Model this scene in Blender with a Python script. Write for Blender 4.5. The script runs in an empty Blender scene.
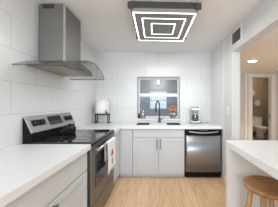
import bpy, bmesh, math, random
from mathutils import Vector, Matrix
random.seed(4)
S = bpy.context.scene
COL = S.collection
PI = math.pi

# ---------------------------------------------------------------- camera, sky, light, exposure
cam_d = bpy.data.cameras.new('camera')
cam_d.sensor_width = 36.0
cam_d.lens = 165.0 * 36.0 / 278.0
cam_d.shift_x = -21.0 / 278.0
cam_d.clip_start = 0.05
cam = bpy.data.objects.new('camera', cam_d)
cam.location = (0, 0, 1.26)
cam.rotation_euler = (PI / 2, 0, 0)
COL.objects.link(cam)
S.camera = cam

W = bpy.data.worlds.new('sky'); S.world = W; W.use_nodes = True
W.node_tree.nodes['Background'].inputs[0].default_value = (0.78, 0.88, 1.0, 1)
W.node_tree.nodes['Background'].inputs[1].default_value = 0.6

def area(name, loc, rot, sx, sy, power, col=(1, 1, 1)):
    d = bpy.data.lights.new(name, 'AREA'); d.shape = 'RECTANGLE'; d.size = sx; d.size_y = sy
    d.energy = power; d.color = col
    o = bpy.data.objects.new(name, d); o.location = loc; o.rotation_euler = rot
    COL.objects.link(o); return o
# added area light behind the camera, standing in for unseen living-room daylight
area('living_room_fill', (0.3, -2.6, 1.78), (PI / 2, 0, 0), 3.6, 1.0, 66, (0.86, 0.94, 1.0))

S.view_settings.view_transform = 'Standard'
S.view_settings.look = 'None'
S.view_settings.gamma = 1.0
S.view_settings.use_curve_mapping = False
S.view_settings.exposure = 0.95

# ---------------------------------------------------------------- materials
def mat(name, col, rough=0.5, metal=0.0, emit=None, estr=0.0, spec=0.5, noise=0.0, nscale=20.0, stretch=(1, 1, 1), coat=0.0):
    m = bpy.data.materials.new(name); m.use_nodes = True
    nt = m.node_tree; b = nt.nodes['Principled BSDF']
    b.inputs['Base Color'].default_value = (*col, 1)
    b.inputs['Roughness'].default_value = rough
    b.inputs['Metallic'].default_value = metal
    b.inputs['Specular IOR Level'].default_value = spec
    b.inputs['Coat Weight'].default_value = coat
    if emit:
        b.inputs['Emission Color'].default_value = (*emit, 1)
        b.inputs['Emission Strength'].default_value = estr
    if noise > 0:
        tc = nt.nodes.new('ShaderNodeTexCoord'); mp = nt.nodes.new('ShaderNodeMapping')
        mp.inputs['Scale'].default_value = stretch
        nz = nt.nodes.new('ShaderNodeTexNoise'); nz.inputs['Scale'].default_value = nscale; nz.inputs['Detail'].default_value = 4
        rp = nt.nodes.new('ShaderNodeMix'); rp.data_type = 'RGBA'
        rp.inputs[6].default_value = (*[max(0, c * (1 - noise)) for c in col], 1)
        rp.inputs[7].default_value = (*[min(1, c * (1 + noise)) for c in col], 1)
        nt.links.new(tc.outputs['Object'], mp.inputs[0]); nt.links.new(mp.outputs[0], nz.inputs['Vector'])
        nt.links.new(nz.outputs['Fac'], rp.inputs[0]); nt.links.new(rp.outputs[2], b.inputs['Base Color'])
    return m

def tile_mat(name, axes, du, dv, bw, rh, c1, c2, mortar, ms, rough=0.25, bump=0.15):
    m = bpy.data.materials.new(name); m.use_nodes = True
    nt = m.node_tree; b = nt.nodes['Principled BSDF']
    b.inputs['Roughness'].default_value = rough
    tc = nt.nodes.new('ShaderNodeTexCoord'); sp = nt.nodes.new('ShaderNodeSeparateXYZ'); cb = nt.nodes.new('ShaderNodeCombineXYZ')
    ad1 = nt.nodes.new('ShaderNodeMath'); ad1.inputs[1].default_value = du
    ad2 = nt.nodes.new('ShaderNodeMath'); ad2.inputs[1].default_value = dv
    nt.links.new(tc.outputs['Object'], sp.inputs[0])
    nt.links.new(sp.outputs[axes[0]], ad1.inputs[0]); nt.links.new(sp.outputs[axes[1]], ad2.inputs[0])
    nt.links.new(ad1.outputs[0], cb.inputs[0]); nt.links.new(ad2.outputs[0], cb.inputs[1])
    br = nt.nodes.new('ShaderNodeTexBrick')
    br.inputs['Scale'].default_value = 1.0
    br.inputs['Brick Width'].default_value = bw; br.inputs['Row Height'].default_value = rh
    br.inputs['Mortar Size'].default_value = ms; br.inputs['Mortar Smooth'].default_value = 0.1
    br.inputs['Color1'].default_value = (*c1, 1); br.inputs['Color2'].default_value = (*c2, 1); br.inputs['Mortar'].default_value = (*mortar, 1)
    br.offset = 0.5
    nt.links.new(cb.outputs[0], br.inputs['Vector']); nt.links.new(br.outputs['Color'], b.inputs['Base Color'])
    bp = nt.nodes.new('ShaderNodeBump'); bp.inputs['Strength'].default_value = bump; bp.inputs['Distance'].default_value = 0.002; bp.invert = True
    nt.links.new(br.outputs['Fac'], bp.inputs['Height']); nt.links.new(bp.outputs[0], b.inputs['Normal'])
    return m

def floor_mat():
    m = bpy.data.materials.new('oak_plank_floor'); m.use_nodes = True
    nt = m.node_tree; b = nt.nodes['Principled BSDF']; b.inputs['Roughness'].default_value = 0.38
    tc = nt.nodes.new('ShaderNodeTexCoord'); sp = nt.nodes.new('ShaderNodeSeparateXYZ'); cb = nt.nodes.new('ShaderNodeCombineXYZ')
    nt.links.new(tc.outputs['Object'], sp.inputs[0])
    nt.links.new(sp.outputs['Y'], cb.inputs[0]); nt.links.new(sp.outputs['X'], cb.inputs[1])
    br = nt.nodes.new('ShaderNodeTexBrick'); br.inputs['Scale'].default_value = 1
    br.inputs['Brick Width'].default_value = 1.3; br.inputs['Row Height'].default_value = 0.16
    br.inputs['Mortar Size'].default_value = 0.0015; br.offset = 0.37
    br.inputs['Color1'].default_value = (0.70, 0.46, 0.27, 1); br.inputs['Color2'].default_value = (0.80, 0.55, 0.34, 1)
    br.inputs['Mortar'].default_value = (0.36, 0.21, 0.11, 1)
    nt.links.new(cb.outputs[0], br.inputs['Vector'])
    mp = nt.nodes.new('ShaderNodeMapping'); mp.inputs['Scale'].default_value = (14, 1.2, 1)
    nz = nt.nodes.new('ShaderNodeTexNoise'); nz.inputs['Scale'].default_value = 3.0; nz.inputs['Detail'].default_value = 6
    nt.links.new(tc.outputs['Object'], mp.inputs[0]); nt.links.new(mp.outputs[0], nz.inputs['Vector'])
    rp = nt.nodes.new('ShaderNodeValToRGB')
    rp.color_ramp.elements[0].position = 0.3; rp.color_ramp.elements[0].color = (0.80, 0.77, 0.74, 1)
    rp.color_ramp.elements[1].position = 0.7; rp.color_ramp.elements[1].color = (1.08, 1.08, 1.08, 1)
    mx = nt.nodes.new('ShaderNodeMix'); mx.data_type = 'RGBA'; mx.blend_type = 'MULTIPLY'; mx.inputs[0].default_value = 1
    nt.links.new(nz.outputs['Fac'], rp.inputs[0]); nt.links.new(br.outputs['Color'], mx.inputs[6]); nt.links.new(rp.outputs[0], mx.inputs[7])
    nt.links.new(mx.outputs[2], b.inputs['Base Color'])
    return m

def glass_mat(name, tint, gloss=0.12, rough=0.02):
    m = bpy.data.materials.new(name); m.use_nodes = True
    nt = m.node_tree; nt.nodes.clear()
    out = nt.nodes.new('ShaderNodeOutputMaterial'); t = nt.nodes.new('ShaderNodeBsdfTransparent'); g = nt.nodes.new('ShaderNodeBsdfGlossy')
    t.inputs[0].default_value = (*tint, 1); g.inputs['Roughness'].default_value = rough
    lw = nt.nodes.new('ShaderNodeLayerWeight'); lw.inputs[0].default_value = 0.5
    pw = nt.nodes.new('ShaderNodeMath'); pw.operation = 'POWER'; pw.inputs[1].default_value = 5.0
    nt.links.new(lw.outputs['Facing'], pw.inputs[0])
    mm = nt.nodes.new('ShaderNodeMath'); mm.operation = 'ADD'; mm.inputs[1].default_value = gloss
    mx = nt.nodes.new('ShaderNodeMixShader')
    nt.links.new(pw.outputs[0], mm.inputs[0]); nt.links.new(mm.outputs[0], mx.inputs[0])
    nt.links.new(t.outputs[0], mx.inputs[1]); nt.links.new(g.outputs[0], mx.inputs[2]); nt.links.new(mx.outputs[0], out.inputs[0])
    return m

def plain_wood(name, a, bcol, stretch, rough=0.4):
    m = bpy.data.materials.new(name); m.use_nodes = True
    nt = m.node_tree; b = nt.nodes['Principled BSDF']; b.inputs['Roughness'].default_value = rough
    tc = nt.nodes.new('ShaderNodeTexCoord'); mp = nt.nodes.new('ShaderNodeMapping'); mp.inputs['Scale'].default_value = stretch
    nz = nt.nodes.new('ShaderNodeTexNoise'); nz.inputs['Scale'].default_value = 6; nz.inputs['Detail'].default_value = 6; nz.inputs['Distortion'].default_value = 0.6
    rp = nt.nodes.new('ShaderNodeValToRGB')
    rp.color_ramp.elements[0].position = 0.32; rp.color_ramp.elements[0].color = (*a, 1)
    rp.color_ramp.elements[1].position = 0.68; rp.color_ramp.elements[1].color = (*bcol, 1)
    nt.links.new(tc.outputs['Object'], mp.inputs[0]); nt.links.new(mp.outputs[0], nz.inputs['Vector'])
    nt.links.new(nz.outputs['Fac'], rp.inputs[0]); nt.links.new(rp.outputs[0], b.inputs['Base Color'])
    return m

WHITE_T = (0.80, 0.80, 0.785)
M = dict(
    tile_b=tile_mat('white_wall_tile_back', ('X', 'Z'), 0.595 + 5.7, -0.585 + 0.29 * 8, 0.57, 0.29, (.745, .745, .737), (.735, .735, .727), (.56, .56, .55), .003),
    tile_l=tile_mat('white_wall_tile_left', ('Y', 'Z'), 5.7 - 0.02, -0.585 + 0.29 * 8, 0.57, 0.29, (.745, .745, .737), (.735, .735, .727), (.56, .56, .55), .003),
    paint=mat('white_wall_paint', (.68, .68, .67), .6),
    ceil=mat('white_ceiling_paint', (.86, .86, .85), .8),
    hallpaint=mat('warm_lit_hall_paint', (.63, .60, .555), .7),  # white walls; the warm lamplight is tinted into this colour
    floor=floor_mat(),
    cab=mat('pale_grey_cabinet_paint', (.60, .62, .635), .42),
    toe=mat('toe_kick_paint', (.62, .62, .61), .5),
    quartz=mat('white_quartz', (.81, .81, .805), .32, noise=.02, nscale=60),
    steel=mat('brushed_stainless', (.265, .26, .252), .36, .9, noise=.10, nscale=40, stretch=(1, 1, .04)),
    steel_h=mat('brushed_stainless_horizontal', (.215, .207, .197), .34, .9, noise=.08, nscale=40, stretch=(1, .04, 1)),
    steel_l=mat('satin_steel', (.48, .47, .455), .34, .8),
    chrome=mat('polished_steel', (.75, .75, .74), .12, 1.0),
    black=mat('black_enamel', (.010, .010, .0105), .4, spec=.12),
    blackglass=mat('black_ceramic_glass', (.012, .012, .013), .06, coat=.4),
    ovenglass=mat('dark_oven_glass', (.03, .03, .032), .08),
    ring=mat('burner_ring_print', (.10, .10, .10), .2),
    iron=mat('black_iron', (.02, .019, .018), .5, spec=.25),
    graphite=mat('graphite_faucet', (.10, .10, .10), .3, .8),
    pull=mat('dark_nickel_pull', (.20, .195, .19), .35, .8),
    ceramic=mat('white_glazed_ceramic', (.80, .79, .77), .25),
    plastic=mat('white_plastic', (.82, .82, .80), .35),
    greyplastic=mat('grey_plastic', (.42, .42, .41), .4),
    gap=mat('shadow_gap_liner', (.05, .05, .05), .8),
    led=mat('led_strip', (1, 1, 1), .5, emit=(.97, .985, 1), estr=1.9),
    fixture=mat('brushed_grey_fixture', (.30, .298, .29), .45, .6, noise=.12, nscale=30, stretch=(.06, 1, 1)),
    bulb=mat('warm_lamp_lens', (1, 1, 1), .5, emit=(1, .9, .76), estr=16.0),
    reflectlamp=mat('reflection_lamp_lens', (1, 1, 1), .5, emit=(1, .85, .6), estr=.35),  # glow that imitates the reflection in the kitchen window
    display=mat('black_display', (.015, .016, .017), .45, spec=.2),
    printed=mat('grey_print', (.10, .105, .105), .5),
    filt=mat('hood_filter_mesh', (.40, .36, .31), .5, .6, noise=.25, nscale=120),
    hoodglass=glass_mat('hood_glass', (.84, .86, .85), .02),
    pane=glass_mat('window_glass', (.93, .95, .96), .004),
    clear=glass_mat('clear_glass', (.92, .94, .94), .16, .08),
    smoke=glass_mat('tinted_shower_glass', (.40, .45, .42), .06),
    frame=mat('white_window_vinyl', (.80, .80, .79), .35),
    reveal=mat('grey_window_casing', (.36, .355, .345), .5),
    porch=mat('blue_grey_porch_paint', (.58, .585, .60), .7),
    towel=mat('white_cotton', (.82, .81, .79), .9, noise=.04, nscale=80),
    print_r=mat('red_print_cotton', (.52, .10, .075), .9),
    print_g=mat('grey_print_cotton', (.22, .23, .21), .9),
    wood=plain_wood('honey_wood', (.25, .11, .042), (.46, .23, .095), (1.5, 9, 1.5)),
    woodleg=plain_wood('honey_wood_leg', (.38, .19, .078), (.56, .31, .14), (8, 8, .8)),
    copper=mat('copper_brown', (.45, .20, .10), .4, .3),
    petal=mat('rust_petals', (.60, .27, .12), .7, noise=.35, nscale=60),
    petal_d=mat('dark_brown_petals', (.16, .05, .025), .8),
    petal_p=mat('pale_pink_petals', (.68, .36, .27), .7),
    stem=mat('dried_stem', (.20, .17, .09), .8),
    coffee=mat('dark_coffee', (.03, .018, .012), .2),
    mosaic=tile_mat('brown_mosaic', ('X', 'Z'), 10, 10, .10, .05, (.27, .21, .16), (.18, .14, .105), (.33, .29, .25), .004, .4),
    mosaic_y=tile_mat('brown_mosaic_side', ('Y', 'Z'), 10, 10, .10, .05, (.27, .21, .16), (.18, .14, .105), (.33, .29, .25), .004, .4),
    bathfloor=mat('brown_floor_tile', (.30, .24, .19), .4, noise=.1),
    trim=mat('white_trim_paint', (.80, .785, .755), .4),
    brass=mat('aged_brass', (.35, .22, .08), .4, .8),
    plate=mat('pale_straw_plate', (.52, .47, .40), .7, noise=.12, nscale=50),
    grille=mat('dark_grille', (.03, .03, .03), .6),
    glassedge=mat('polished_glass_edge', (.09, .095, .09), .35),
    sinksteel=mat('dark_satin_sink_steel', (.06, .06, .06), .5, .9),
    dwsteel=mat('brushed_dishwasher_steel', (.36, .375, .39), .35, .9, noise=.16, nscale=24, stretch=(1, 1, .03)),
    panelsteel=mat('satin_control_panel', (.36, .352, .34), .5, .6),
    bathbulb=mat('bathroom_lamp_glass', (1, 1, 1), .5, emit=(1, .82, .60), estr=38.0),
    canopy=mat('dark_grey_canopy_metal', (.075, .074, .07), .45, .5, noise=.2, nscale=20, stretch=(.05, 1, 3)),
    slat=mat('grey_grille_slat', (.11, .108, .105), .5),
)

# ---------------------------------------------------------------- mesh helpers
class MB:
    def __init__(self): self.bm = bmesh.new()
    def _faces(self, vs, fs, mi=0):
        bv = [self.bm.verts.new(v) for v in vs]
        for f in fs:
            try:
                fc = self.bm.faces.new([bv[i] for i in f]); fc.material_index = mi
            except ValueError: pass
        return bv
    def box(self, x0, x1, y0, y1, z0, z1, mi=0):
        vs = [(x, y, z) for z in (z0, z1) for y in (y0, y1) for x in (x0, x1)]
        self._faces(vs, [(0, 2, 3, 1), (4, 5, 7, 6), (0, 1, 5, 4), (2, 6, 7, 3), (0, 4, 6, 2), (1, 3, 7, 5)], mi); return self
    def obox(self, o, ax, ay, az, mi=0):          # oriented box: corner o and three edge vectors
        o, ax, ay, az = map(Vector, (o, ax, ay, az))
        vs = [o + ax * i + ay * j + az * k for k in (0, 1) for j in (0, 1) for i in (0, 1)]
        self._faces(vs, [(0, 2, 3, 1), (4, 5, 7, 6), (0, 1, 5, 4), (2, 6, 7, 3), (0, 4, 6, 2), (1, 3, 7, 5)], mi); return self
    def prism(self, poly, axis, a0, a1, mi=0):    # poly in the other two axes, extruded along axis
        def P(p, a):
            return {'x': (a, p[0], p[1]), 'y': (p[0], a, p[1]), 'z': (p[0], p[1], a)}[axis]
        n = len(poly); vs = [P(p, a0) for p in poly] + [P(p, a1) for p in poly]
        self._faces(vs, [tuple(range(n)), tuple(range(2 * n - 1, n - 1, -1))] + [(i, i + n, (i + 1) % n + n, (i + 1) % n) for i in range(n)], mi); return self
    def lathe(self, prof, c, seg=32, axis='z', cap=True, mi=0):
        c = Vector(c); rings = []
        for r, h in prof:
            ring = []
            for k in range(seg):
                a = 2 * PI * k / seg; p = (r * math.cos(a), r * math.sin(a), h)
                if axis == 'x': p = (p[2], p[0], p[1])
                if axis == 'y': p = (p[0], p[2], p[1])
                ring.append(self.bm.verts.new(c + Vector(p)))
            rings.append(ring)
        for a, b in zip(rings, rings[1:]):
            for k in range(seg):
                f = self.bm.faces.new((a[k], a[(k + 1) % seg], b[(k + 1) % seg], b[k])); f.material_index = mi; f.smooth = True
        if cap:
            for r in (rings[0], rings[-1]):
                f = self.bm.faces.new(r); f.material_index = mi
        return self
    def tube(self, pts, r, seg=10, mi=0):
        pts = [Vector(p) for p in pts]; rad = r if isinstance(r, (list, tuple)) else [r] * len(pts)
        t0 = (pts[1] - pts[0]).normalized(); up = Vector((0, 0, 1)) if abs(t0.z) < .9 else Vector((1, 0, 0))
        n = t0.cross(up).normalized(); rings = []
        for i, p in enumerate(pts):
            t = ((pts[min(i + 1, len(pts) - 1)] - p).normalized() + (p - pts[max(i - 1, 0)]).normalized()).normalized()
            n = (n - t * n.dot(t)).normalized(); b = t.cross(n)
            rings.append([self.bm.verts.new(p + (n * math.cos(2 * PI * k / seg) + b * math.sin(2 * PI * k / seg)) * rad[i]) for k in range(seg)])
        for a, b in zip(rings, rings[1:]):
            for k in range(seg):
                f = self.bm.faces.new((a[k], a[(k + 1) % seg], b[(k + 1) % seg], b[k])); f.smooth = True; f.material_index = mi
        for q in (rings[0], rings[-1]):
            f = self.bm.faces.new(q); f.material_index = mi
        return self
    def ball(self, c, r, sc=(1, 1, 1), mi=0, sub=2):
        mtx = Matrix.Translation(Vector(c)) @ Matrix.Diagonal((sc[0], sc[1], sc[2], 1))
        res = bmesh.ops.create_icosphere(self.bm, subdivisions=sub, radius=r, matrix=mtx)
        for v in res['verts']:
            for f in v.link_faces: f.smooth = True; f.material_index = mi
        return self
    def grid(self, xs, ys, z0, z1, holes=()):     # slab of cells, leaving holes (i, j)
        nx, ny = len(xs) - 1, len(ys) - 1
        on = lambda i, j: 0 <= i < nx and 0 <= j < ny and (i, j) not in holes
        V = {}
        def v(i, j, z):
            k = (i, j, z)
            if k not in V: V[k] = self.bm.verts.new((xs[i], ys[j], z))
            return V[k]
        for i in range(nx):
            for j in range(ny):
                if not on(i, j): continue
                self.bm.faces.new((v(i, j, z1), v(i + 1, j, z1), v(i + 1, j + 1, z1), v(i, j + 1, z1)))
                self.bm.faces.new((v(i, j, z0), v(i, j + 1, z0), v(i + 1, j + 1, z0), v(i + 1, j, z0)))
                for (di, dj, a, b) in ((-1, 0, (i, j + 1), (i, j)), (1, 0, (i + 1, j), (i + 1, j + 1)), (0, -1, (i, j), (i + 1, j)), (0, 1, (i + 1, j + 1), (i, j + 1))):
                    if not on(i + di, j + dj):
                        self.bm.faces.new((v(*a, z0), v(*b, z0), v(*b, z1), v(*a, z1)))
        return self
    def build(self, name, m, parent=None, loc=None, bevel=0.0, smooth=False, seg=2):
        bm = self.bm
        bmesh.ops.recalc_face_normals(bm, faces=bm.faces)
        org = Vector((0, 0, 0))
        if parent is not None:
            p = parent
            while p.parent: p = p.parent
            org = p.location
        elif loc is not None: org = Vector(loc)
        bmesh.ops.translate(bm, verts=bm.verts, vec=-org)
        me = bpy.data.meshes.new(name)
        if smooth:
            for f in bm.faces: f.smooth = True
        bm.to_mesh(me); bm.free()
        for mm in (m if isinstance(m, (list, tuple)) else [m]): me.materials.append(mm)
        o = bpy.data.objects.new(name, me); COL.objects.link(o)
        if parent is not None: o.parent = parent
        elif loc is not None: o.location = loc
        if bevel > 0:
            bv = o.modifiers.new('bevel', 'BEVEL'); bv.width = bevel; bv.segments = seg; bv.limit_method = 'ANGLE'; bv.angle_limit = .6
        return o

def thing(name, label, cat, loc, group=None):
    o = bpy.data.objects.new(name, None); o.empty_display_size = .05; o.location = loc; COL.objects.link(o)
    return tag(o, label, cat, group)
def tag(o, label, cat, group=None):
    o['label'] = label; o['category'] = cat
    if group: o['group'] = group
    return o
def struct(name, mb, m, **k):
    o = mb.build(name, m, **k); o['kind'] = 'structure'; return o

# ---------------------------------------------------------------- key sizes (metres; camera at x=0,y=0)
XL, XR, YB = -1.306, 1.045, 3.39        # left wall, right wall, back wall
ZC, ZH = 2.32, 2.12                     # kitchen and hall ceilings
CT, CU = 0.88, 0.83                     # counter top / underside
YF = 2.75                               # front edge of back counter
YCF = 2.775                             # cabinet faces, back run
XCF = -0.675                            # cabinet faces, left run
WX0, WX1, WZ0, WZ1 = -.468, .41, .95, 1.81   # window opening
XH = XR + .117                          # hall side of the dividing wall

# ---------------------------------------------------------------- structure
struct('floor', MB().box(-1.5, 3.6, -3.0, 4.85, -.06, 0), M['floor'])
struct('ceiling', MB().box(-1.45, XH, -3.0, 3.5, ZC, ZC + .06), M['ceil'])
struct('ceiling_hall', MB().box(XH, 3.6, -3.0, 4.85, ZH, ZH + .06), M['ceil'])
struct('wall_left', MB().box(XL - .12, XL, -3.0, YB + .12, 0, ZC), M['tile_l'])
mb = MB()
mb.box(XL, WX0, YB, YB + .12, 0, ZC); mb.box(WX1, XH, YB, YB + .12, 0, ZC)
mb.box(WX0, WX1, YB, YB + .12, 0, WZ0); mb.box(WX0, WX1, YB, YB + .12, WZ1, ZC)
struct('wall_back', mb, M['tile_b'])
YE, YP = 2.405, 2.70                    # end of the right wall, end of its tiles
struct('wall_right', MB().box(XR, XH, YP, YB, 0, ZC), M['tile_l'])
struct('wall_right_end', MB().box(XR, XH, YE, YP, 0, ZC), M['paint'], bevel=.004)
struct('wall_header', MB().box(XR, XH, -3.0, YE, 2.012, ZC), M['paint'], bevel=.003)
struct('trim_tile_edge', MB().box(XR - .006, XR - .0005, YP - .012, YP + .004, 0, ZC - .001), M['trim'])
DX0, DX1, DZ = 2.62, 3.18, 2.03
mb = MB().box(XH, DX0, 4.7, 4.82, 0, ZH).box(DX1, 3.6, 4.7, 4.82, 0, ZH).box(DX0, DX1, 4.7, 4.82, DZ, ZH)
struct('wall_hall_back', mb, M['hallpaint'])
struct('wall_hall_right', MB().box(3.38, 3.5, -3.0, 4.7, 0, ZH), M['hallpaint'])
struct('wall_hall_left', MB().box(XH, XH + .02, YE + .02, 4.7, 0, ZH), M['hallpaint'])
mb = MB().box(DX0 - .11, DX0, 4.682, 4.7, 0, DZ + .075).box(DX1, DX1 + .10, 4.682, 4.7, 0, DZ + .075).box(DX0, DX1, 4.682, 4.7, DZ, DZ + .075)
mb.box(DX0, DX0 + .015, 4.7, 4.82, 0, DZ).box(DX1 - .015, DX1, 4.7, 4.82, 0, DZ).box(DX0 + .015, DX1 - .015, 4.7, 4.82, DZ - .015, DZ)
dr = struct('door_1', mb, M['trim'])
MB().box(DX1 - .018, DX1 - .0155, 4.74, 4.78, .82, .95).build('strike_plate', M['brass'], dr)
struct('trim_hall_corner', MB().box(2.40, 2.46, 4.66, 4.70, 0, ZH), M['trim'])
# bathroom shell
struct('wall_bathroom_back', MB().box(2.3, 5.0, 6.5, 6.6, 0, 2.4), M['mosaic'])
struct('wall_bathroom_left', MB().box(2.2, 2.3, 4.82, 6.5, 0, 2.4), M['mosaic_y'])
struct('wall_bathroom_right', MB().box(4.9, 5.0, 4.82, 6.5, 0, 2.4), M['mosaic_y'])
struct('floor_bathroom', MB().box(2.2, 5.0, 4.85, 6.6, -.06, 0), M['bathfloor'])
struct('ceiling_bathroom', MB().box(2.2, 5.0, 4.82, 6.6, 2.4, 2.46), M['ceil'])
struct('wall_bathroom_front', MB().box(3.6, 5.0, 4.72, 4.82, 0, 2.4), M['hallpaint'])
# porch behind the window
PX0, PX1, PZ0, PZ1 = -.355, .24, 1.07, 1.69
PY = 5.6
mb = MB().box(-2.6, PX0, PY, PY + .1, 0, 2.6).box(PX1, 2.1, PY, PY + .1, 0, 2.6).box(PX0, PX1, PY, PY + .1, 0, PZ0).box(PX0, PX1, PY, PY + .1, PZ1, 2.6)
struct('wall_porch_back', mb, M['porch'])
struct('floor_porch', MB().box(-2.6, 2.1, YB + .13, PY + .1, -.06, 0), M['porch'])
struct('ceiling_porch', MB().box(-2.6, 2.1, YB + .13, PY + .1, 2.6, 2.66), M['porch'])
w2 = struct('window_2', MB().box(PX0, PX1, PY + .03, PY + .05, PZ0, PZ1), M['pane'])
mb = MB()
for a in (PX0, PX1 - .025): mb.box(a, a + .025, PY + .01, PY + .07, PZ0, PZ1)
for a in (PZ0, PZ1 - .025, 1.36): mb.box(PX0 + .025, PX1 - .025, PY + .01, PY + .07, a, a + .025)
mb.build('window_frame', M['frame'], w2)
# kitchen window
mb = MB()
t = .02
mb.box(WX0, WX0 + t, YB - .012, YB + .10, WZ0, WZ1).box(WX1 - t, WX1, YB - .012, YB + .10, WZ0, WZ1).box(WX0 + t, WX1 - t, YB - .012, YB + .10, WZ1 - t, WZ1)
w1 = struct('window_1', mb, M['reveal'])
mb = MB(); a0, a1, b0, b1 = WX0 + t, WX1 - t, WZ0 + .012, WZ1 - t
f = .026
mb.box(a0, a0 + f, YB + .045, YB + .09, b0, b1).box(a1 - f, a1, YB + .045, YB + .09, b0, b1)
mb.box(a0 + f, a1 - f, YB + .045, YB + .09, b1 - .03, b1).box(a0 + f, a1 - f, YB + .045, YB + .09, b0, b0 + .03)
mb.build('window_frame', M['frame'], w1, bevel=.003)
MB().box(a0 + f, a1 - f, YB + .040, YB + .085, 1.40, 1.47).build('meeting_rail', M['frame'], w1, bevel=.004)
MB().box(a0 + f, a1 - f, YB + .062, YB + .068, 1.47, b1 - .03).build('pane', M['pane'], w1)
MB().box(a0 + f, a1 - f, YB + .062, YB + .068, b0 + .03, 1.40).build('pane', M['pane'], w1)
struct('trim_window_sill', MB().box(WX0 - .01, WX1 + .01, YB - .035, YB + .12, WZ0 - .03, WZ0 + .002), M['quartz'], bevel=.004)
struct('baseboard_right', MB().box(XR - .012, XR - .0005, YE + .002, YP - .014, 0, .09), M['trim'], bevel=.003)
struct('baseboard_hall', MB().box(XH + .022, 2.39, 4.684, 4.6995, 0, .09), M['trim'], bevel=.003)

# ---------------------------------------------------------------- counters
mb = MB().box(XL + .002, -.647, -.6, 1.548, CU, CT)
tag(mb.build('worktop', M['quartz'], loc=(-.97, .5, CU), bevel=.004), 'thick white quartz worktop in the left foreground, on the near side of the cooker', 'worktop')
B1 = (-.435, -.195); B2 = (.125, .375); BY = (2.93, 3.26)
xs = [XL + .002, -.647, B1[0], B1[1], B2[0], B2[1], XR - .002]
ys = [2.362, YF, BY[0], BY[1], YB - .002]
holes = {(i, 0) for i in range(1, 6)} | {(2, 2), (4, 2)}
tag(MB().grid(xs, ys, CU, CT, holes).build('worktop', M['quartz'], loc=(0, 3.0, CU), bevel=.004), 'white quartz corner worktop with two sink bowls along the window wall', 'worktop')

# ---------------------------------------------------------------- cabinets
def shaker(name, parent, u0, u1, z0, z1, face, axis, rail=.055, m=None):
    """A shaker front: axis 'y' faces -y at y=face, axis 'x' faces +x at x=face."""
    mb = MB(); th, rec = .02, .008
    def bx(a, b, c, d, f0, f1):
        if axis == 'y': mb.box(a, b, face - th + f0, face - th + f1, c, d)
        else: mb.box(face + th - f1, face + th - f0, a, b, c, d)
    bx(u0, u0 + rail, z0, z1, 0, th); bx(u1 - rail, u1, z0, z1, 0, th)
    bx(u0 + rail, u1 - rail, z0, z0 + rail, 0, th); bx(u0 + rail, u1 - rail, z1 - rail, z1, 0, th)
    bx(u0 + rail, u1 - rail, z0 + rail, z1 - rail, rec, th)
    return mb.build(name, m or M['cab'], parent, bevel=.0015)
def slabfront(name, parent, u0, u1, z0, z1, face, axis):
    mb = MB()
    if axis == 'y': mb.box(u0, u1, face - .02, face, z0, z1)
    else: mb.box(face, face + .02, u0, u1, z0, z1)
    return mb.build(name, M['cab'], parent, bevel=.002)
def pull(parent, p, axis, L=.15):
    x, y, z = p; mb = MB(); d = .03
    if axis == 'y':
        mb.tube([(x, y, z), (x, y - d, z), (x, y - d, z - .01)], .005, 8); mb.tube([(x, y, z - L), (x, y - d, z - L)], .005, 8)
        mb.box(x - .007, x + .007, y - d - .006, y - d + .006, z - L - .012, z + .012)
    else:
        mb.tube([(x, y, z), (x + d, y, z)], .005, 8); mb.tube([(x, y, z - L), (x + d, y, z - L)], .005, 8)
        mb.box(x + d - .006, x + d + .006, y - .007, y + .007, z - L - .012, z + .012)
    return mb.build('handle', M['pull'], parent, bevel=.002)

# left foreground unit (faces +x); its front stands 2 cm proud of the carcass
fx = XCF - .02
c = thing('base_cabinet', 'pale grey base cabinet in the left foreground with one wide drawer over two doors', 'cabinet', (-1.0, 1.0, 0))
MB().box(XL + .003, fx, .47, 1.535, .075, CU - .001).build('body', M['cab'], c)
MB().box(XL + .05, fx - .045, .48, 1.53, 0, .075).build('toe_kick', M['toe'], c)
slabfront('drawer', c, .474, 1.531, .652, .818, fx, 'x')
d = shaker('door', c, 1.004, 1.531, .078, .642, fx, 'x'); pull(d, (fx + .02, 1.035, .615), 'x')
d = shaker('door', c, .474, .999, .078, .642, fx, 'x'); pull(d, (fx + .02, .965, .615), 'x')
# corner unit beyond the cooker
c = thing('corner_cabinet', 'pale grey corner cabinet in the gap between the cooker and the window wall run', 'cabinet', (-1.0, 2.6, 0))
MB().box(XL + .003, fx, 2.375, YB - .004, .075, CU - .001).build('body', M['cab'], c)
MB().box(XL + .05, fx - .045, 2.38, YB - .03, 0, .075).build('toe_kick', M['toe'], c)
slabfront('front_panel', c, 2.379, YCF - .006, .078, .818, fx, 'x')
# narrow unit in the back run
fy = YCF + .02
c = thing('base_cabinet', 'narrow plain pale grey base cabinet left of the sink cabinet, in the corner', 'cabinet', (-.56, 3.0, 0))
MB().box(fx + .002, -.463, fy, YB - .004, .075, CU - .001).build('body', M['cab'], c)
MB().box(fx + .002, -.463, fy + .045, YB - .03, 0, .075).build('toe_kick', M['toe'], c)
slabfront('front_panel', c, XCF + .004, -.465, .078, .818, fy, 'y')
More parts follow.
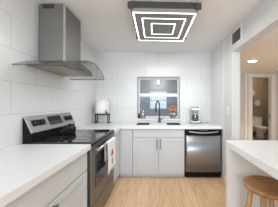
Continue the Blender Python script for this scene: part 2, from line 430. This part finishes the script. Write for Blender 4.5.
# sink cabinet
c = thing('sink_cabinet', 'pale grey sink cabinet under the window with two shaker doors and dark bar handles', 'cabinet', (-.02, 3.0, 0))
mb = MB().box(-.4595, -.4495, fy, YB - .004, .075, CU - .001).box(.396, .414, fy, YB - .004, .075, CU - .001).box(-.4495, .396, fy, YB - .004, .075, .118).box(-.4495, .396, fy, fy + .018, .64, CU - .001).box(-.4495, .396, YB - .02, YB - .004, .118, CU - .001)
mb.build('body', M['cab'], c)
MB().box(-.459, .414, fy + .045, YB - .03, 0, .075).build('toe_kick', M['toe'], c)
slabfront('false_drawer_front', c, -.456, .411, .690, .818, fy, 'y')
d = shaker('door', c, -.456, -.0245, .078, .680, fy, 'y'); pull(d, (-.052, fy - .02, .655), 'y')
d = shaker('door', c, -.0205, .411, .078, .680, fy, 'y'); pull(d, (.007, fy - .02, .655), 'y')

# ---------------------------------------------------------------- dishwasher
c = thing('dishwasher', 'stainless steel dishwasher with a black control strip beside the right wall', 'dishwasher', (.73, 3.0, 0))
x0, x1 = .424, 1.036
MB().box(x0, x1, YCF + .03, YB - .03, .1, CU - .003).build('tub', M['black'], c)
bow = [(x0 + .008 + (x1 - x0 - .016) * i / 16, YCF - .008 - .016 * (1 - (i / 8 - 1) ** 2)) for i in range(17)]
dd = MB().prism(bow + [(x1 - .008, YCF + .03), (x0 + .008, YCF + .03)], 'z', .115, .722)
for f in dd.bm.faces: f.smooth = len(f.verts) == 4 and abs(f.calc_center_median().y - YCF) < .03 and f.calc_center_median().x > x0 + .009 and f.calc_center_median().x < x1 - .009
dd.build('door', M['dwsteel'], c)
MB().box(x0 + .01, x1 - .01, YCF + .05, YB - .05, 0, .1).build('toe_kick', M['black'], c)
h = MB().box(x0 + .008, x1 - .008, YCF - .012, YCF + .03, .728, .818).build('control_panel', M['black'], c, bevel=.004)
prof = []
mb = MB()
pts = [(x0 + .06 + (x1 - x0 - .12) * i / 14, YCF - .022 - .014 * math.sin(PI * i / 14), .792 - .022 * math.sin(PI * i / 14)) for i in range(15)]
mb.tube(pts, .011, 8); mb.build('handle_lip', M['steel_l'], h)
MB().box(.66, .80, YCF - .0135, YCF - .0118, .800, .812).build('button_row', M['printed'], h)
MB().box(x0 + .004, x1 - .004, YCF + .004, YCF + .03, .05, .112).build('kick_panel', M['black'], c)

# ---------------------------------------------------------------- sink and faucet
c = thing('kitchen_sink', 'twin bowl stainless undermount sink set in the worktop below the window', 'sink', (-.02, 3.03, CU - .19))
for (a, b) in (B1, B2):
    y0, y1 = BY; g = .005; w = .012; zb = CU - .185; zt = CT - .001
    mb = MB().grid([a + g, a + w, b - w, b - g], [y0 + g, y0 + w, y1 - w, y1 - g], zb, zt, {(1, 1)})
    mb.box(a + w, b - w, y0 + w, y1 - w, zb, zb + .006)
    o = mb.build('bowl', M['sinksteel'], c)
    MB().lathe([(.0, 0), (.035, 0), (.04, .003), (.0, .003)], ((a + b) / 2, (y0 + y1) / 2, zb + .0065), 20, cap=False).build('drain', M['chrome'], o)
c = thing('faucet', 'tall dark gooseneck pull-down faucet behind the sink', 'faucet', (-.012, 3.315, CT))
fxp, fyp = -.012, 3.315
MB().lathe([(.030, 0), (.030, .012), (.024, .03), (.022, .09), (.018, .10)], (fxp, fyp, CT), 20).build('base', M['graphite'], c)
pts = [(fxp, fyp, CT + .09), (fxp, fyp, CT + .34)]
for k in range(1, 13):
    a = PI * k / 12; pts.append((fxp - .035 * (1 - math.cos(a)) * .95, fyp - .055 * (1 - math.cos(a)), CT + .34 + .085 * math.sin(a)))
MB().tube(pts, .0125, 12).build('gooseneck', M['graphite'], c)
ex, ey, ez = pts[-1]
MB().lathe([(.013, 0), (.017, -.02), (.018, -.10), (.014, -.13)], (ex, ey, ez), 16).build('spray_head', M['graphite'], c)
MB().tube([(fxp + .02, fyp, CT + .06), (fxp + .05, fyp, CT + .068), (fxp + .10, fyp - .01, CT + .105)], [.009, .008, .006], 10).build('lever', M['graphite'], c)

# ---------------------------------------------------------------- electric range
RY0, RY1, RX = 1.562, 2.352, -.655
c = thing('electric_range', 'freestanding stainless electric cooker with black glass top between the left worktops', 'cooker', (-.98, 1.957, 0))
MB().box(XL + .004, RX - .045, RY0, RY1, .06, .865).build('body', M['black'], c, bevel=.003)
ck = MB().box(XL + .09, RX + .004, RY0, RY1, .866, .892).build('cooktop', M['blackglass'], c, bevel=.006)
for (bx_, by_, r) in ((-.86, 1.76, .10), (-.86, 2.14, .085), (-1.09, 1.76, .075), (-1.09, 2.14, .095)):
    MB().lathe([(r, 0), (r, .0006), (r - .006, .0006), (r - .006, 0)], (bx_, by_, .8922), 36, cap=False).build('burner_ring', M['ring'], ck)
bg = MB().prism([(XL + .004, .868), (XL + .004, 1.118), (-1.292, 1.118), (-1.225, .978), (-1.215, .965), (-1.215, .868)], 'y', RY0, RY1).build('backguard', M['black'], c)
pa, pb = Vector((-1.283, 0, 1.137)), Vector((-1.207, 0, .978))
nrm = Vector((.159, 0, .076)).normalized(); dn = (pb - pa)
MB().obox(pa + Vector((0, RY0 - .004, 0)), dn, (0, RY1 - RY0 + .008, 0), -nrm * .014).build('control_panel', M['panelsteel'], bg, bevel=.004)
def onp(t, y, lift=0.0): return pa + dn * t + Vector((0, y, 0)) + nrm * lift
for (ya, yb) in ((1.605, 1.79), (2.145, 2.325)):
    o = MB().obox(onp(.28, ya, .0005), dn * .36, (0, yb - ya, 0), nrm * .003).build('knob_plate', M['display'], bg, bevel=.0015)
    for q in (.27, .73):
        p = onp(.46, ya + (yb - ya) * q, .003); k = MB()
        k.lathe([(.030, 0), (.030, .008), (.025, .024), (.0, .024)], (0, 0, 0), 20, cap=False); k.box(-.004, .004, -.024, .024, .02, .030)
        bmesh.ops.transform(k.bm, matrix=Matrix.Translation(p) @ nrm.to_track_quat('Z', 'Y').to_matrix().to_4x4(), verts=k.bm.verts)
        k.build('knob', M['iron'], bg)
o = MB().obox(onp(.16, 1.85, .0005), dn * .58, (0, .235, 0), nrm * .003).build('clock_display', M['display'], bg)
mb = MB()
for i in range(5):
    for j in range(2): mb.obox(onp(.50 + j * .11, 1.865 + i * .043, .0036), dn * .06, (0, .026, 0), nrm * .0006)
mb.build('button_row', M['printed'], o)
dx = RX - .045
od = MB().box(dx + .001, RX, RY0 + .006, RY1 - .006, .262, .848).build('oven_door', M['steel_h'], c, bevel=.006)
MB().box(RX + .0003, RX + .003, RY0 + .11, RY1 - .11, .40, .735).build('door_window', M['ovenglass'], od, bevel=.001)
hd = MB().tube([(-.605, RY0 + .05, .805), (-.605, RY1 - .05, .805)], .013, 12)
for y in (RY0 + .08, RY1 - .08): hd.tube([(RX, y, .80), (-.605, y, .805)], .010, 8)
hd.build('door_handle', M['steel_l'], od)
MB().box(dx + .001, RX - .002, RY0 + .006, RY1 - .006, .075, .252).build('storage_drawer', M['steel_h'], c, bevel=.006)
MB().box(dx - .002, RX + .008, RY0 + .002, RY1 - .002, .852, .8655).build('front_trim', M['black'], c, bevel=.003)
for (lx, ly) in ((-1.25, RY0 + .06), (-1.25, RY1 - .06), (-.74, RY0 + .06), (-.74, RY1 - .06)):
    MB().lathe([(.02, 0), (.02, .01), (.012, .015), (.012, .06)], (lx, ly, 0), 12).build('leg', M['black'], c)

# towel over the oven handle
def cloth(y0, y1, zf, zb, seed):
    rnd = random.Random(seed); mb = MB(); ny, rows = 22, []
    path = [(-.5895, zf)] + [(-.5895, zf + (.800 - zf) * i / 10) for i in range(1, 11)]
    for k in range(1, 8):
        a = PI * k / 8; path.append((-.605 + .0155 * math.cos(a), .806 + .0155 * math.sin(a)))
    path += [(-.6205, .800 - (.800 - zb) * i / 6) for i in range(0, 7)]
    ph = rnd.random() * 6
    V = []
    for i, (x, z) in enumerate(path):
        hang = min(1, max(0, .80 - z) / .25); row = []
        for j in range(ny + 1):
            u = j / ny; front = i <= 10
            w = (.5 + .5 * math.sin(u * 17 + ph + .5 * math.sin(i * .4))) * .010 * hang if front else 0
            row.append(mb.bm.verts.new((x + w, y0 + (y1 - y0) * u + (.006 * math.sin(z * 14 + ph) * hang), z + .006 * hang * math.sin(u * 5 + ph))))
        V.append(row)
    for i in range(len(path) - 1):
        for j in range(ny):
            f = mb.bm.faces.new((V[i][j], V[i][j + 1], V[i + 1][j + 1], V[i + 1][j])); f.smooth = True
            u = j / ny; z = (path[i][1] + path[min(i + 1, 10)][1]) / 2
            if i < 10 and .34 < u < .74:
                if .60 < z < .70 and (u - .50) ** 2 / .02 + (z - .655) ** 2 / .0016 < 1: f.material_index = 1
                elif .52 < z < .605 and .40 < u < .58: f.material_index = 2
    return mb
o = cloth(1.86, 2.17, .455, .60, 2).build('dish_towel', [M['towel'], M['print_r'], M['print_g']], loc=(-.605, 2.0, .455))
sd = o.modifiers.new('thickness', 'SOLIDIFY'); sd.thickness = .003; sd.offset = 1
tag(o, 'white dish towel with a red and grey print hanging on the oven handle', 'towel')

# saucepan on the rear burner
c = thing('saucepan', 'small black lidded saucepan on the far back burner of the cooker', 'pan', (-1.128, 2.06, .893))
px, py, pz = -1.128, 2.06, .893
MB().lathe([(.0, 0), (.058, 0), (.068, .010), (.073, .060), (.075, .064), (.069, .064), (.064, .012), (.0, .012)], (px, py, pz), 28, cap=False).build('pot', M['iron'], c)
l = MB().lathe([(.072, .0645), (.072, .070), (.05, .084), (.0, .092)], (px, py, pz), 28, cap=False).build('lid', M['iron'], c)
MB().lathe([(.008, .090), (.008, .098), (.016, .102), (.016, .113), (.0, .116)], (px, py, pz), 16, cap=False).build('lid_knob', M['black'], l)
MB().tube([(px + .01, py - .070, pz + .05), (px + .015, py - .10, pz + .053), (px + .03, py - .23, pz + .06)], [.009, .009, .012], 10).build('handle', M['iron'], c)

# ---------------------------------------------------------------- range hood
HY0, HY1, HYM = 1.455, 2.405, 1.93
c = thing('range_hood', 'stainless chimney extractor hood with a curved glass canopy over the cooker', 'extractor hood', (-1.30, HYM, 1.6))
arc = lambda y: 1.603 + .125 * (1 - ((y - HYM) / .475) ** 2)
mb = MB(); N = 24; R = []
for i in range(N + 1):
    y = HY0 + (HY1 - HY0) * i / N; z = arc(y); xf = -.815 + .035 * (1 - ((y - HYM) / .475) ** 2)
    R.append([mb.bm.verts.new(p) for p in ((XL + .003, y, z), (xf, y, z), (xf, y, z + .007), (XL + .003, y, z + .007))])
for a, b in zip(R, R[1:]):
    for k in range(4):
        f = mb.bm.faces.new((a[k], a[(k + 1) % 4], b[(k + 1) % 4], b[k]))
mb.bm.faces.new(R[0]); mb.bm.faces.new(R[-1])
gl = mb.build('glass_canopy', M['hoodglass'], c)
mb = MB()
mb.tube([(-.813 + .035 * (1 - ((y - HYM) / .475) ** 2), y, arc(y) + .0035) for y in [HY0 + (HY1 - HY0) * i / N for i in range(N + 1)]], .0045, 8)
mb.tube([(XL + .006, HY0 - .002, arc(HY0) + .0035), (-.815, HY0 - .002, arc(HY0) + .0035)], .0045, 8)
mb.tube([(XL + .006, HY1 + .002, arc(HY1) + .0035), (-.815, HY1 + .002, arc(HY1) + .0035)], .0045, 8)
mb.build('glass_edge', M['glassedge'], gl)
poly = [(1.60, 1.632), (1.60, arc(1.60) - .002)]
poly += [(1.60 + .66 * i / 10, arc(1.60 + .66 * i / 10) - .002) for i in range(1, 11)] + [(2.26, 1.632)]
MB().prism(poly, 'x', XL + .004, -.925).build('housing', M['steel_h'], c)
for (a, b) in ((1.62, 1.925), (1.935, 2.24)):
    MB().box(-1.26, -.95, a, b, 1.626, 1.6315).build('grease_filter', M['filt'], c, bevel=.002)
ch = MB().box(-1.268, -1.012, 1.738, 2.108, 1.66, ZC - .012).build('chimney', M['steel'], c, bevel=.004)
MB().box(-1.303, -1.268, 1.77, 2.08, 1.72, ZC - .012).build('wall_bracket', M['steel'], c)
mb = MB().box(-1.235, -1.115, 1.7345, 1.7375, 2.262, 2.304)
mb.build('vent_slots', M['grille'], ch)
mb = MB().box(-1.016, -1.007, 1.734, 1.762, 1.70, ZC - .014)
mb.build('corner_seam_highlight', M['chrome'], ch)  # polished strip imitates the bright highlight along the rounded chimney corner
for k in range(4):
    MB().lathe([(.0, 0), (.009, 0), (.008, .004), (.0, .004)], (-.925, 1.84 + .05 * k, 1.655), 12, axis='x', cap=False).build('button', M['black'], c)

# ---------------------------------------------------------------- ceiling light
LX, LY, LZ = .034, 2.10, 2.20
c = thing('ceiling_light', 'square grey ceiling light with three nested glowing square outlines', 'ceiling light', (LX, LY, LZ))
c.rotation_euler.z = math.radians(2.2)
MB().box(LX - .36, LX + .36, LY - .385, LY + .385, 2.245, ZC - .001).build('canopy_box', M['canopy'], c, bevel=.004)
MB().box(LX - .342, LX + .342, LY - .392, LY + .392, 2.204, 2.2445).build('light_frame', M['fixture'], c, bevel=.003)
def ring(hx, hy, w, z0, z1):
    return MB().grid([LX - hx, LX - hx + w, LX + hx - w, LX + hx], [LY - hy, LY - hy + w, LY + hy - w, LY + hy], z0, z1, {(1, 1)})
for (hx, hy, w) in ((.335, .385, .015), (.247, .270, .012), (.145, .155, .011)):
    ring(hx, hy, w, LZ + .0022, LZ + .0038).build('led_outline', M['led'], c)
def led_light(x, y, sx_, sy_, power):
    d = bpy.data.lights.new('led_strip_light', 'AREA'); d.shape = 'RECTANGLE'; d.size = sx_; d.size_y = sy_
    d.energy = power; d.color = (.95, .975, 1)
    o = bpy.data.objects.new('led_strip_light', d); o.location = (x - LX, y - LY, .001); COL.objects.link(o); o.parent = c
for (hx, hy, pw_) in ((.325, .375, 1.55), (.24, .262, .9)):
    for q in (-1, 1):
        led_light(LX + q * hx, LY, .012, 2 * hy, pw_); led_light(LX, LY + q * hy, 2 * hx, .012, pw_)
for sx in (-1, 1):
    for sy in (-1, 1):
        MB().box(LX + sx * .35 - .03, LX + sx * .35 + .03, LY + sy * .40 - .012, LY + sy * .40 + .012, 2.235, 2.30).build('corner_bracket', M['canopy'], c, bevel=.003)

# ---------------------------------------------------------------- header vent, switch
c = thing('air_vent', 'dark louvred air return grille in a white frame on the header wall', 'vent', (XR, 2.24, 2.17))
vy0, vy1, vz0, vz1 = 2.095, 2.405, 2.065, 2.285
fr = MB()
xa, xb = XR - .010, XR - .0005
fr.box(xa, xb, vy0, vy0 + .03, vz0, vz1).box(xa, xb, vy1 - .03, vy1, vz0, vz1).box(xa, xb, vy0 + .03, vy1 - .03, vz0, vz0 + .03).box(xa, xb, vy0 + .03, vy1 - .03, vz1 - .03, vz1)
fr.build('frame', M['trim'], c, bevel=.002)
MB().box(XR - .003, XR - .0006, vy0 + .03, vy1 - .03, vz0 + .03, vz1 - .03).build('backing', M['grille'], c)
for k in range(9):
    z = vz0 + .036 + k * .0175
    MB().obox((XR - .009, vy0 + .03, z), (.005, 0, -.007), (0, vy1 - vy0 - .06, 0), (0, 0, .002)).build('slat', M['slat'], c)
c = thing('light_switch', 'white rocker light switch on the right wall beside the dishwasher', 'light switch', (XR, 2.52, 1.12))
MB().box(XR - .007, XR - .0005, 2.485, 2.555, 1.10, 1.215).build('cover_plate', M['plastic'], c, bevel=.002)
MB().box(XR - .011, XR - .0072, 2.505, 2.535, 1.125, 1.19).build('rocker', M['plastic'], c, bevel=.002)

# ---------------------------------------------------------------- island / peninsula
c = thing('kitchen_island', 'white quartz waterfall island counter in the right foreground', 'island', (1.2, .6, 0))
MB().box(.68, 1.75, -.6, 1.708, .815, CT).build('worktop', M['quartz'], c, bevel=.005)
MB().box(.68, 1.75, 1.648, 1.708, 0, .8145).build('end_panel', M['quartz'], c, bevel=.003)
MB().box(.68, 1.75, -.6, -.54, 0, .8145).build('end_panel', M['quartz'], c, bevel=.003)

# ---------------------------------------------------------------- stool
sx, sy, sz = .852, 1.307, .62
c = thing('bar_stool', 'round honey brown wooden stool tucked under the white island counter', 'stool', (sx, sy, 0))
MB().lathe([(.0, -.038), (.150, -.038), (.168, -.032), (.178, -.018), (.178, -.010), (.170, -.002), (.155, 0), (.0, -.006)], (sx, sy, sz), 48, cap=False).build('seat', M['wood'], c)
tops, bots = [], []
for k in range(4):
    a = PI / 4 + k * PI / 2
    tp = Vector((sx + .115 * math.cos(a), sy + .115 * math.sin(a), sz - .036)); bt = Vector((sx + .19 * math.cos(a), sy + .19 * math.sin(a), 0))
    tops.append(tp); bots.append(bt)
    MB().tube([tp, tp.lerp(bt, .5), bt], [.020, .021, .017], 12).build('leg', M['woodleg'], c)
for k in range(4):
    for t in ((.45,) if k % 2 else (.6,)):
        MB().tube([tops[k].lerp(bots[k], t), tops[(k + 1) % 4].lerp(bots[(k + 1) % 4], t)], .011, 10).build('rung', M['woodleg'], c)

# ---------------------------------------------------------------- drinks dispenser on stand
dxp, dyp = -1.112, 3.19
c = thing('dispenser_stand', 'black iron four-legged stand under the white drinks jar in the corner', 'stand', (dxp, dyp, CT))
MB().lathe([(.118, .165), (.136, .165), (.136, .183), (.118, .183), (.118, .165)], (dxp, dyp, CT), 32, cap=False).build('ring', M['iron'], c)
mb = MB().box(dxp - .125, dxp + .125, dyp - .01, dyp + .01, CT + .165, CT + .173).box(dxp - .01, dxp + .01, dyp - .125, dyp + .125, CT + .165, CT + .173)
mb.build('cross_bar', M['iron'], c)
for a in map(math.radians, (22, 158, 202, 338)):
    ca, sa = math.cos(a), math.sin(a)
    MB().tube([(dxp + .128 * ca, dyp + .128 * sa, CT + .17), (dxp + .125 * ca, dyp + .125 * sa, CT + .05), (dxp + .120 * ca, dyp + .120 * sa, CT + .018), (dxp + .135 * ca, dyp + .135 * sa, CT + .011), (dxp + .150 * ca, dyp + .150 * sa, CT + .020)], .010, 8).build('leg', M['iron'], c)
c = thing('drinks_dispenser', 'round white ceramic drinks jar with a lid and tap, on its black stand', 'drinks dispenser', (dxp, dyp, CT + .184))
zb = CT + .1835
MB().lathe([(.0, 0), (.110, 0), (.124, .012), (.131, .05), (.130, .19), (.121, .228), (.100, .250), (.090, .257), (.0, .257)], (dxp, dyp, zb), 40, cap=False).build('jar', M['ceramic'], c)
l = MB().lathe([(.090, .2325), (.092, .240), (.07, .255), (.03, .264), (.0, .266)], (dxp, dyp, zb + .025), 32, cap=False).build('lid', M['ceramic'], c)
MB().lathe([(.012, .262), (.012, .276), (.022, .286), (.020, .302), (.0, .306)], (dxp, dyp, zb + .025), 20, cap=False).build('lid_knob', M['ceramic'], l)
ta = Vector((.68, -.73, 0)).normalized(); tp = Vector((dxp, dyp, zb + .035)) + ta * .118
mb = MB().tube([tp, tp + ta * .045, tp + ta * .052 + Vector((0, 0, -.006)), tp + ta * .052 + Vector((0, 0, -.035))], [.011, .011, .011, .008], 10)
mb.tube([tp + ta * .035, tp + ta * .035 + Vector((0, 0, .03)), tp + ta * .055 + Vector((0, 0, .042))], .006, 8)
mb.build('tap', M['iron'], c)

# ---------------------------------------------------------------- coffee maker
cx, cy = .685, 3.20
c = thing('coffee_tray', 'low dark tray with a handle under the coffee maker beside the window', 'tray', (cx, cy, CT))
MB().lathe([(.0, .0), (.10, .0), (.118, .006), (.122, .014), (.116, .014), (.098, .008), (.0, .008)], (cx - .005, cy - .01, CT + .0005), 32, cap=False).build('dish', M['greyplastic'], c)
MB().tube([(cx + .10, cy - .03, CT + .012), (cx + .16, cy - .05, CT + .014), (cx + .24, cy - .07, CT + .014)], [.010, .007, .010], 10).build('handle', M['greyplastic'], c)
c = thing('coffee_maker', 'white coffee maker with a dark glass jug, right of the window', 'coffee maker', (cx, cy, CT + .009))
zb = CT + .0155
MB().box(cx - .085, cx + .075, cy - .085, cy + .085, zb, zb + .028).build('base', M['plastic'], c, bevel=.008)
MB().box(cx - .085, cx + .07, cy + .035, cy + .085, zb + .0285, zb + .235).build('column', M['greyplastic'], c, bevel=.006)
t_ = MB().box(cx - .088, cx + .08, cy - .075, cy + .085, zb + .236, zb + .285).build('brew_head', M['plastic'], c, bevel=.008)
MB().box(cx - .07, cx + .06, cy - .05, cy + .07, zb + .2855, zb + .296).build('lid', M['iron'], t_, bevel=.003)
MB().lathe([(.045, 0), (.056, -.012), (.050, -.032), (.02, -.036)], (cx - .01, cy - .022, zb + .2355), 24).build('filter_basket', M['steel_l'], c)
j = MB().lathe([(.0, .003), (.054, .003), (.062, .02), (.062, .11), (.048, .145), (.050, .160)], (cx - .01, cy - .028, zb + .028), 28, cap=False).build('jug', M['clear'], c)
MB().lathe([(.0, .005), (.051, .005), (.059, .02), (.059, .105), (.0, .105)], (cx - .01, cy - .028, zb + .028), 28, cap=False).build('coffee', M['coffee'], j)
MB().tube([(cx + .036, cy - .035, zb + .155), (cx + .075, cy - .045, zb + .15), (cx + .078, cy - .045, zb + .075), (cx + .042, cy - .036, zb + .06)], .007, 8).build('jug_handle', M['plastic'], j)

# ---------------------------------------------------------------- window sill pieces
szl = WZ0 + .0025
c = thing('candle_jar', 'small glass jar with a copper brown base at the left of the window sill', 'jar', (-.36, 3.43, szl))
jx, jy = -.352, 3.415
MB().lathe([(.0, 0), (.045, 0), (.05, .006), (.05, .055), (.0, .055)], (jx, jy, szl), 24, cap=False).build('base', M['copper'], c)
MB().lathe([(.048, .0555), (.048, .12), (.040, .145), (.030, .15)], (jx, jy, szl), 24, cap=False).build('glass', M['clear'], c)
MB().lathe([(.0, .1505), (.036, .1505), (.036, .168), (.0, .168)], (jx, jy, szl), 24, cap=False).build('lid', M['greyplastic'], c)
o = MB().lathe([(.0, 0), (.019, 0), (.021, .06), (.010, .085), (.010, .11), (.0, .11)], (-.432, 3.40, szl), 18, cap=False).build('bottle', M['iron'], loc=(-.432, 3.40, szl))
tag(o, 'tiny dark bottle against the left side of the window, beside the copper jar', 'bottle')
c = thing('flower_vase', 'glass vase of rust and pink flowers at the right of the window sill', 'flower vase', (.27, 3.41, szl))
vx, vy = .262, 3.41
mb = MB(); seg = 40; prof = [(.060, 0), (.068, .01), (.070, .08), (.062, .115), (.066, .135)]; rings = []
for r, h in prof:
    rings.append([mb.bm.verts.new((vx + (r + .003 * math.cos(k * PI)) * math.cos(2 * PI * k / seg), vy + .55 * (r + .003 * math.cos(k * PI)) * math.sin(2 * PI * k / seg), szl + h)) for k in range(seg)])
for a, b in zip(rings, rings[1:]):
    for k in range(seg): mb.bm.faces.new((a[k], a[(k + 1) % seg], b[(k + 1) % seg], b[k]))
mb.bm.faces.new(rings[0])
mb.build('vase', M['clear'], c)
rnd = random.Random(7)
for k in range(14):
    a = rnd.random() * 2 * PI; q = .25 + .75 * rnd.random()
    hx = vx + .095 * q * math.cos(a); hy = vy - .02 + .045 * q * math.sin(a); hz = szl + .150 + .105 * rnd.random() * (1.2 - .6 * q)
    s = MB().tube([(vx + .04 * math.cos(a), vy + .018 * math.sin(a), szl + .006), (vx + .035 * math.cos(a), vy + .016 * math.sin(a), szl + .13), (hx, hy, hz)], .0035, 6).build('stem', M['stem'], c)
    fl = MB(); rr = .034 + .012 * rnd.random()
    for p in range(9):
        b = 2 * PI * p / 9
        fl.ball((hx + rr * .7 * math.cos(b), hy + rr * .5 * math.sin(b), hz + rr * .25 * math.cos(b * 2)), rr * .5, (1, .8, .6), sub=1)
    fl.ball((hx, hy, hz + rr * .2), rr * .45, sub=1)
    fl.build('bloom', M[('petal', 'petal_p', 'petal', 'petal_d', 'petal')[k % 5]], s)

# ---------------------------------------------------------------- hall and bathroom
c = thing('recessed_light', 'bright round recessed light in the hallway ceiling', 'ceiling light', (1.87, 3.34, ZH))
MB().lathe([(.075, -.0005), (.098, -.0005), (.098, -.005), (.075, -.007), (.075, -.0005)], (1.87, 3.34, ZH), 28, cap=False).build('trim_ring', M['trim'], c)
MB().lathe([(.0, -.001), (.074, -.001), (.074, -.004), (.0, -.004)], (1.87, 3.34, ZH), 28, cap=False).build('lens', M['bulb'], c)
sp = bpy.data.lights.new('recessed_lamp', 'AREA'); sp.shape = 'DISK'; sp.size = .14; sp.energy = 12; sp.spread = math.radians(95); sp.color = (1, .94, .85)
so = bpy.data.objects.new('recessed_lamp', sp); so.location = (0, 0, -.012); COL.objects.link(so); so.parent = c
c = thing('smoke_detector', 'small round white detector on the hallway ceiling near the bathroom door', 'smoke detector', (2.93, 4.10, ZH - .05))
MB().lathe([(.055, -.0005), (.055, -.02), (.048, -.04), (.02, -.048), (.0, -.048)], (2.93, 4.10, ZH), 24, cap=False).build('housing', M['plastic'], c)
MB().lathe([(.0, -.0485), (.012, -.0485), (.012, -.051), (.0, -.051)], (2.93, 4.10, ZH), 12, cap=False).build('test_button', M['greyplastic'], c)

tx = 3.69
c = thing('toilet', 'white toilet seen through the bathroom doorway', 'toilet', (tx, 6.1, 0))
MB().box(tx - .195, tx + .195, 6.27, 6.47, .38, .70).build('tank', M['ceramic'], c, bevel=.025, seg=3)
MB().box(tx - .21, tx + .21, 6.255, 6.48, .701, .735).build('tank_lid', M['ceramic'], c, bevel=.01)
def oval(c0, prof, cy_, ):
    mb = MB(); seg = 32; rings = []
    for (rx, ry, yo, z) in prof:
        rings.append([mb.bm.verts.new((c0 + rx * math.cos(2 * PI * k / seg), cy_ + yo + ry * math.sin(2 * PI * k / seg), z)) for k in range(seg)])
    for a, b in zip(rings, rings[1:]):
        for k in range(seg):
            f = mb.bm.faces.new((a[k], a[(k + 1) % seg], b[(k + 1) % seg], b[k])); f.smooth = True
    mb.bm.faces.new(rings[0]); mb.bm.faces.new(rings[-1]); return mb
oval(tx, [(.115, .22, .08, 0), (.11, .21, .08, .05), (.10, .18, .08, .18), (.15, .22, .03, .28), (.185, .25, 0, .36), (.19, .255, 0, .385)], 6.02).build('bowl', M['ceramic'], c)
MB().box(tx - .10, tx + .10, 6.16, 6.40, .20, .379).build('tank_shelf', M['ceramic'], c, bevel=.02)
oval(tx, [(.19, .25, 0, .3855), (.195, .255, 0, .395), (.195, .255, 0, .412), (.18, .24, 0, .42)], 6.02).build('seat_lid', M['plastic'], c)
MB().tube([(tx - .15, 6.262, .64), (tx - .15, 6.24, .64), (tx - .08, 6.235, .632)], .008, 8).build('flush_lever', M['chrome'], c)
for (px_, pz_, r, lab) in ((3.60, 1.66, .13, 'pale round woven wall plate, upper of the two above the toilet'), (3.83, 1.27, .125, 'pale round woven wall plate, lower of the two above the toilet')):
    o = MB().lathe([(.0, -.012), (r * .6, -.014), (r, -.035), (r, -.028), (r * .6, -.004), (.0, -.002)], (px_, 6.499, pz_), 32, axis='y', cap=False).build('wall_plate', M['plate'], loc=(px_, 6.499, pz_))
    tag(o, lab, 'wall plate')
c = thing('shower_screen', 'tinted glass shower screen with pale metal bars beside the toilet', 'shower screen', (4.05, 5.95, 0))
MB().box(3.80, 4.45, 5.598, 5.606, .05, 2.0).build('glass_panel', M['smoke'], c)
MB().box(3.775, 3.80, 5.585, 5.62, 0, 2.02).build('post', M['steel_l'], c)
MB().box(4.45, 4.475, 5.585, 5.62, 0, 2.02).build('post', M['steel_l'], c)
for z in (.03, 1.12, 1.38, 1.64, 1.90):
    MB().box(3.80, 4.45, 5.588, 5.597, z, z + .02).build('rail', M['steel_l'], c)
bl = thing('bathroom_lamp', 'round flush lamp on the bathroom ceiling', 'ceiling light', (3.4, 5.7, 2.4))
MB().lathe([(.14, -.0005), (.14, -.03), (.10, -.06), (.0, -.065)], (3.4, 5.7, 2.4), 24, cap=False).build('shade', M['bathbulb'], bl)
# made-up porch lamp, standing in for a light reflection in the window pane
c = thing('reflection_lamp', 'made-up glowing lamp standing in for a light reflection in the kitchen window', 'stand-in lamp', (-.05, PY, 1.95))
MB().lathe([(.05, -.0005), (.05, -.02), (.03, -.025)], (-.05, PY, 1.97), 20, axis='y').build('wall_mount', M['frame'], c)
MB().lathe([(.03, -.07), (.055, -.02), (.055, .06), (.035, .09)], (-.05, PY - .075, 1.96), 20).build('reflection_glow', M['reflectlamp'], c)

pl = bpy.data.lights.new('porch_fill_light', 'POINT'); pl.energy = 2.2; pl.shadow_soft_size = .05; pl.color = (1, .95, .88)  # added point light that brightens the porch, set off from the lamp
po = bpy.data.objects.new('porch_fill_light', pl); po.location = (0, -.30, .02); COL.objects.link(po); po.parent = c
